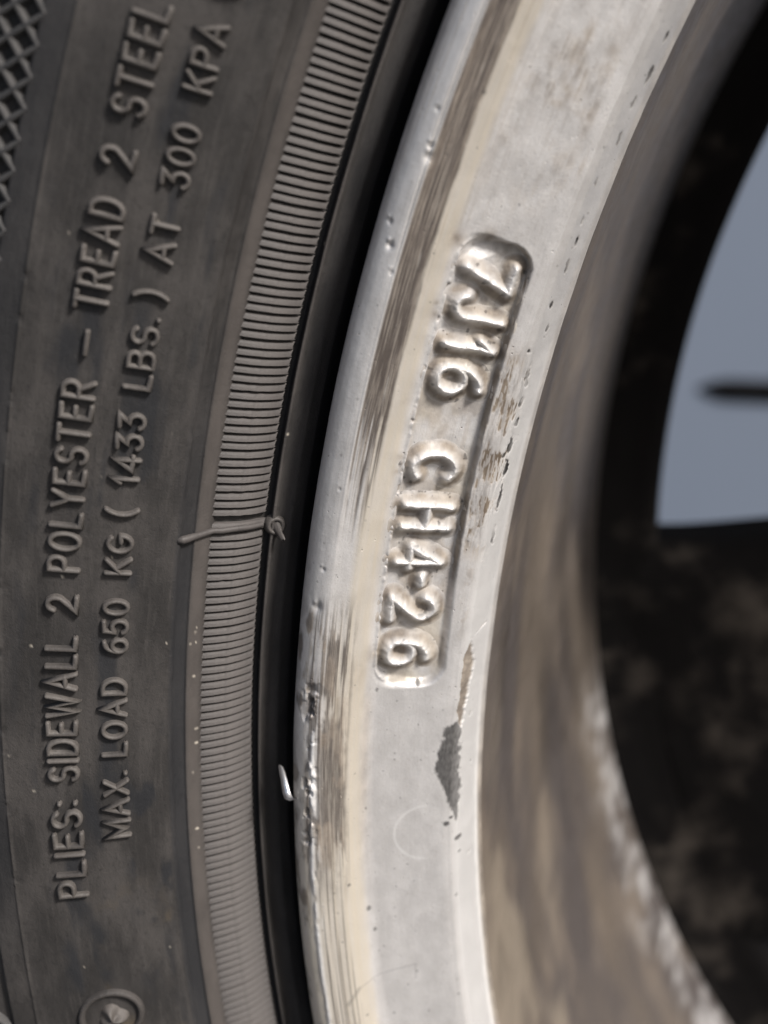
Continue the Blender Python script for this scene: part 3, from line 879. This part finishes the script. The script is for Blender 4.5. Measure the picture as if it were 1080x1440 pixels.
# ledge edge: its highlight painted in as a whiter colour
led_w = sstep(199.8, 200.2, R) * sstep(202.5, 201.5, R) * sstep(160, 173, T + 8 * (vnoise(A * .1, R * 0, 151) - .5)) * .85 * frontm
bright = np.maximum(bright, led_w * (1 - np.clip(grime_shade + soot + chipc, 0, 1)))
# barrel grime creeping over the edge
creep = sstep(200.35 + .25 * (fbm(A * .5, R * 0, 153, 3) - .5), 199.9, R) * frontm
grime_shade = np.maximum(grime_shade, creep * (.35 + .5 * sstep(175, 182, T)))
grime_shade = np.maximum(grime_shade, chipc * .8); wear = np.maximum(wear, chipc * .5)
# hidden outer side of the lip: the gap's deep shade painted in dark
soot = np.maximum(soot, (1 - frontm) * sstep(-.5, -6, Z) * .8)
for a in (wear, cream, grime_shade, soot, bright): np.clip(a, 0, 1, out=a)
co = ring_xyz(R + h * rn[None, :, 0], T, Z + h * rn[None, :, 1])
rim = link('alloy_rim', mesh_from('alloy_rim', co, grid_faces(len(RTH), len(rq), wrap=True),
                                  dict(polar=np.stack([A, R, Z], -1), wear=wear, cream=cream, grime_shade=grime_shade, soot=soot, bright=bright)), M_RIM, wheel)
rim['label'] = 'worn silver alloy rim with a scuffed lip and cast lettering in a pocket'

# ---- cast marks in the pocket: each letter a rounded ridge of its own
def cast_letter(ch, tc, rc, wmm, hmm, hw, relief, seed):
    wN, paths = G[ch]
    res = .09
    pad = 1.5
    nu, nv = int((wmm + 2 * pad) / res), int((hmm + 2 * pad) / res)
    U, V_ = np.meshgrid(np.linspace(-wmm / 2 - pad, wmm / 2 + pad, nu), np.linspace(-hmm / 2 - pad, hmm / 2 + pad, nv), indexing='ij')
    d = np.full(U.shape, 9.)
    du = U + .20 * (fbm(U * .9 + seed * 5, V_ * .9, 161, 3) - .5); dv = V_ + .20 * (fbm(U * .9, V_ * .9 + seed * 3, 162, 3) - .5)
    for p in paths:
        pts = [((x / wN - .5) * wmm if wN > .1 else (x - wN / 2) * wmm, (y - .5) * hmm) for x, y in p]
        if ch == '-': pts = [(-wmm / 2, 0), (wmm / 2, 0)]
        d = np.minimum(d, seg_dist(du, dv, pts))
    amp = relief * (.86 + .34 * (fbm(U * .6 + seed, V_ * .6, 163, 3) - .3))
    x = d / hw
    hh = amp * (.86 * np.exp(-(x / .92) ** 2) + .10 * np.clip(1 - x / .45, 0, 1) + .12 * np.exp(-(x / 1.8) ** 2)) / 1.0
    rag_ = .10 * sstep(.5, .72, fbm(U * 2.1 + seed * 3, V_ * 2.1, 168, 3)) * (x < .8)
    hh = (hh - rag_) * sstep(hw + pad * .9, hw + .25, d) - .03 + .05 * (fbm(U * 2.4, V_ * 2.4 + seed, 164, 3) - .5)
    t = tc + np.degrees(U / 207.5); r = rc - V_
    base = -pocket_depth(t, r) + floor_noise(t, r)
    keep = d < hw + .95
    hh = np.where(d > hw + .65, np.minimum(hh, .0) - .06 * sstep(hw + .65, hw + .95, d), hh)
    dz = rim_nz(r); L = np.sqrt(1 + dz * dz)
    hn = base + hh
    P = ring_xyz(r - hn * dz / L, t, rim_z(r) + hn / L)
    f = grid_faces(nu, nv)
    f = f[keep.ravel()[f].all(1)]
    used = np.unique(f); rem = np.full(nu * nv, -1); rem[used] = np.arange(len(used)); f = rem[f]
    a_ = (t * 3.665).ravel()[used]; r_ = r.ravel()[used]; dd = d.ravel()[used]
    foot = np.exp(-((dd - hw * 1.25) / .62) ** 2)
    gr = np.clip(foot * (.6 + 1.0 * (fbm(a_ * .7, r_ * .7, 165, 4) - .25)) * .95, 0, .9)
    cr = np.clip(.45 * sstep(.40, .70, fbm(a_ * .22, r_ * .35, 85, 4)), 0, 1)
    so = .6 * sstep(.73, .78, fbm(a_ * 1.4, r_ * 1.4, 167, 3))
    z0 = np.zeros(len(used))
    br = np.clip(sstep(hw * .8, 0, dd) * .45, 0, 1)
    me = mesh_from('cast_letter', P.reshape(-1, 3)[used], f[:, ::-1],
                   dict(polar=np.stack([a_, r_, 0 * a_], -1), wear=z0, cream=cr * (1 - br), grime_shade=gr, soot=so, bright=br))
    o = link('cast_letter', me, M_RIM, rim)
    o['label'] = 'cast ' + ('dash' if ch == '-' else ('numeral ' if ch.isdigit() else 'letter ') + ch)
    return o
for k, (ch, t, r, w, hgt) in enumerate((('7', 163.72, 207.6, 2.5, 4.5), ('J', 164.62, 207.5, 2.1, 4.7), ('1', 165.62, 207.5, 1.0, 4.7), ('6', 166.62, 207.6, 2.6, 4.5), ('C', 169.15, 208.0, 2.8, 4.2),
                                        ('H', 170.62, 207.8, 2.35, 4.6), ('4', 171.85, 207.8, 2.2, 4.4), ('-', 172.55, 207.3, .8, 1.0), ('2', 173.42, 207.8, 2.4, 4.4), ('6', 174.80, 207.8, 2.5, 4.3))):
    cast_letter(ch, t, r, w, hgt, .68, 1.28, k)

# ---- barrel of the rim (front well), dulled by brake dust
BAR = [(199.62, -11.5), (199.2, -13.5), (198.4, -24), (197.2, -38), (195.4, -56), (193.4, -75), (191.3, -92), (189.6, -103), (189.2, -106), (189.6, -107.5), (191, -109), (192.5, -113), (192.5, -125)]
bq = smooth_profile(BAR, .8, .5, .2)
bn = profile_normals(bq, 1)
BTH = theta_axis(146, 224, .12)
T, S_ = np.meshgrid(BTH, np.arange(len(bq)), indexing='ij')
R = np.broadcast_to(bq[:, 0], T.shape); Z = np.broadcast_to(bq[:, 1], T.shape); A = T * 3.4
h = .10 * (fbm(A * .04, Z * .05, 201, 2) - .5) + .012 * (fbm(A * .5, Z * .4, 203, 3) - .5)
wn_ = fbm(A * .16, Z * .16, 205, 5)
wmask = sstep(-84 + 30 * (fbm(A * .07, Z * .05, 207, 4) - .5), -97, Z) * sstep(-107.8, -105, Z) * sstep(186, 191, T) * np.clip(.0 + 1.9 * (wn_ - .36) + 1.6 * (fbm(A * .55, Z * .22, 217, 4) - .45), 0, 1)
darkb = sstep(-104.6, -107.0, Z)
darkb = np.maximum(darkb, .92 * sstep(-78, -103, Z + 22 * (fbm(A * .035, Z * .05, 211, 4) - .5)) * sstep(193, 182, T) )  # barrel colour darkens with depth towards its back edge
darkb = np.maximum(darkb, .55 * sstep(-80, -100, Z + 16 * (fbm(A * .05, Z * .06, 213, 4) - .5)) * (1 - wmask))
darkb = np.maximum(darkb, .40 * sstep(.50, .70, fbm(A * .04, Z * .07, 215, 4)))
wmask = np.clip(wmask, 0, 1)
darkb *= 1 - .9 * sstep(188, 194, T) * sstep(-107.6, -105.8, Z)
tanb = .8 * sstep(.50, .70, fbm(A * .045, Z * .055, 209, 4)) * sstep(172, 188, T) * sstep(-60, -40, Z)
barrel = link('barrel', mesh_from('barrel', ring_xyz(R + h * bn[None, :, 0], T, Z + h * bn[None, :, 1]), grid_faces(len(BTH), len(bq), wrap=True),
                                  dict(polar=np.stack([A, Z, R], -1), white=wmask, soot=darkb, tan=tanb)), M_BARREL, rim)
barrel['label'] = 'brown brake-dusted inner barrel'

# ---- wheel disc behind: outer ring, five spokes and hub, caked in black brake dust
def lump(x, y): return 1.6 * (fbm(x * .07 + 4, y * .07, 301, 4) - .5)
ring_n = 220
prof = [(192.4, -112.5), (189, -114.2), (184, -115.4), (180, -115.6), (178.3, -116.4), (177.7, -118), (177.7, -131), (183, -136), (191.5, -137), (193, -160), (200, -188), (214, -190), (219, -196), (221, -192), (218.5, -186)]
rp = smooth_profile(prof, .8, .7, .2)
TT = np.linspace(0, 360, ring_n * 2, endpoint=False)
T, S_ = np.meshgrid(TT, np.arange(len(rp)), indexing='ij')
R = np.broadcast_to(rp[:, 0], T.shape) - 1.0 * np.clip((rp[:, 0] < 178.6) * (rp[:, 1] > -134), 0, 1)[None] * np.clip((170 - np.abs(T - 0)) / 10, 0, 1) * 0
Z = np.broadcast_to(rp[:, 1], T.shape)
x, y = R * np.cos(np.radians(T)), R * np.sin(np.radians(T))
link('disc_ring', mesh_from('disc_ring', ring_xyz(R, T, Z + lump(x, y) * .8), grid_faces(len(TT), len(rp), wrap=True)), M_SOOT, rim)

def spoke(th_axis, w_out, w_in, r_in=52., r_out=179.5):
    n, m = 40, 29
    U = np.linspace(0, 1, n)[:, None]; v = np.linspace(-1, 1, m)[None]
    r = r_in + (r_out - r_in) * U
    flare = np.exp(-(1 - U) * 30) * 5 + np.exp(-U * 9) * 5
    hw = (w_in + (w_out - w_in) * U) + flare
    y = hw * np.sign(v) * np.clip(np.abs(v) / .82, 0, 1)
    z = -115.5 - 3.0 * np.clip((np.abs(v) - .70) / .12, 0, 1) ** 1.5 - 14 * np.clip((np.abs(v) - .82) / .18, 0, 1) + 0 * U
    z = z + 2.0 * (1 - v * v) * np.sin(np.pi * U) + 22 * (1 - U) ** 2 * 0
    x = r + 0 * v; y = y + 0 * U
    a = math.radians(th_axis)
    X = x * math.cos(a) - y * math.sin(a); Y = x * math.sin(a) + y * math.cos(a)
    z = z + lump(X, Y) * 1.2 * np.clip((.85 - np.abs(v)) / .2, 0, 1)
    P = np.stack([X * .001, -z * .001, Y * .001], -1)
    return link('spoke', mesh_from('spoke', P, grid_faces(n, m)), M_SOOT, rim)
for i in range(5):
    spoke(197.4 + 72 * i, 46.3, 28)
hubp = [(20, -118), (32, -117), (34, -112), (60, -113), (66, -116), (68, -126), (68, -140)]
hp = smooth_profile(hubp, 1.0, .8, .2)
TT = np.linspace(0, 360, 96, endpoint=False)
T, S_ = np.meshgrid(TT, np.arange(len(hp)), indexing='ij')
R = np.broadcast_to(hp[:, 0], T.shape)[:, ::-1]; Z = np.broadcast_to(hp[:, 1], T.shape)[:, ::-1]
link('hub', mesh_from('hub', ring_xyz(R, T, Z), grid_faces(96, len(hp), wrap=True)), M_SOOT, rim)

# ---- curled metal burr standing off the lip
pts = [(218.55, 179.35, 1.6, .5), (218.95, 179.28, 1.9, .46), (219.25, 179.15, 1.7, .42), (219.5, 179.0, 1.3, .40), (219.75, 178.8, 1.0, .36), (219.95, 178.62, .9, .33), (220.1, 178.45, 1.0, .25), (220.15, 178.36, 1.2, .10)]
rows = []
for i, (r, t, z, w) in enumerate(pts):
    c = ring_xyz(np.float64(r), np.float64(t), np.float64(z))
    ux, uz = .82, .57
    tw = .5 * i / 7
    row = []
    w = w * 1.55
    for a, b in ((-1, -.5), (-.3, -.3), (.6, -.45), (1, .2), (.2, .5), (-.8, .3), (-1, -.5)):
        row.append((c[0] + (a * ux * .85 - b * .4) * w * .001, c[1] - (b * .35 + a * tw * .4) * .001 * .6, c[2] + (a * uz * .35 + b * .3) * w * .001))
    rows.append(row)
burr = link('metal_burr', mesh_from('metal_burr', np.array(rows), grid_faces(len(pts), 7)), M_BURR, rim)
burr['label'] = 'bright curled sliver of bare metal on the lip'
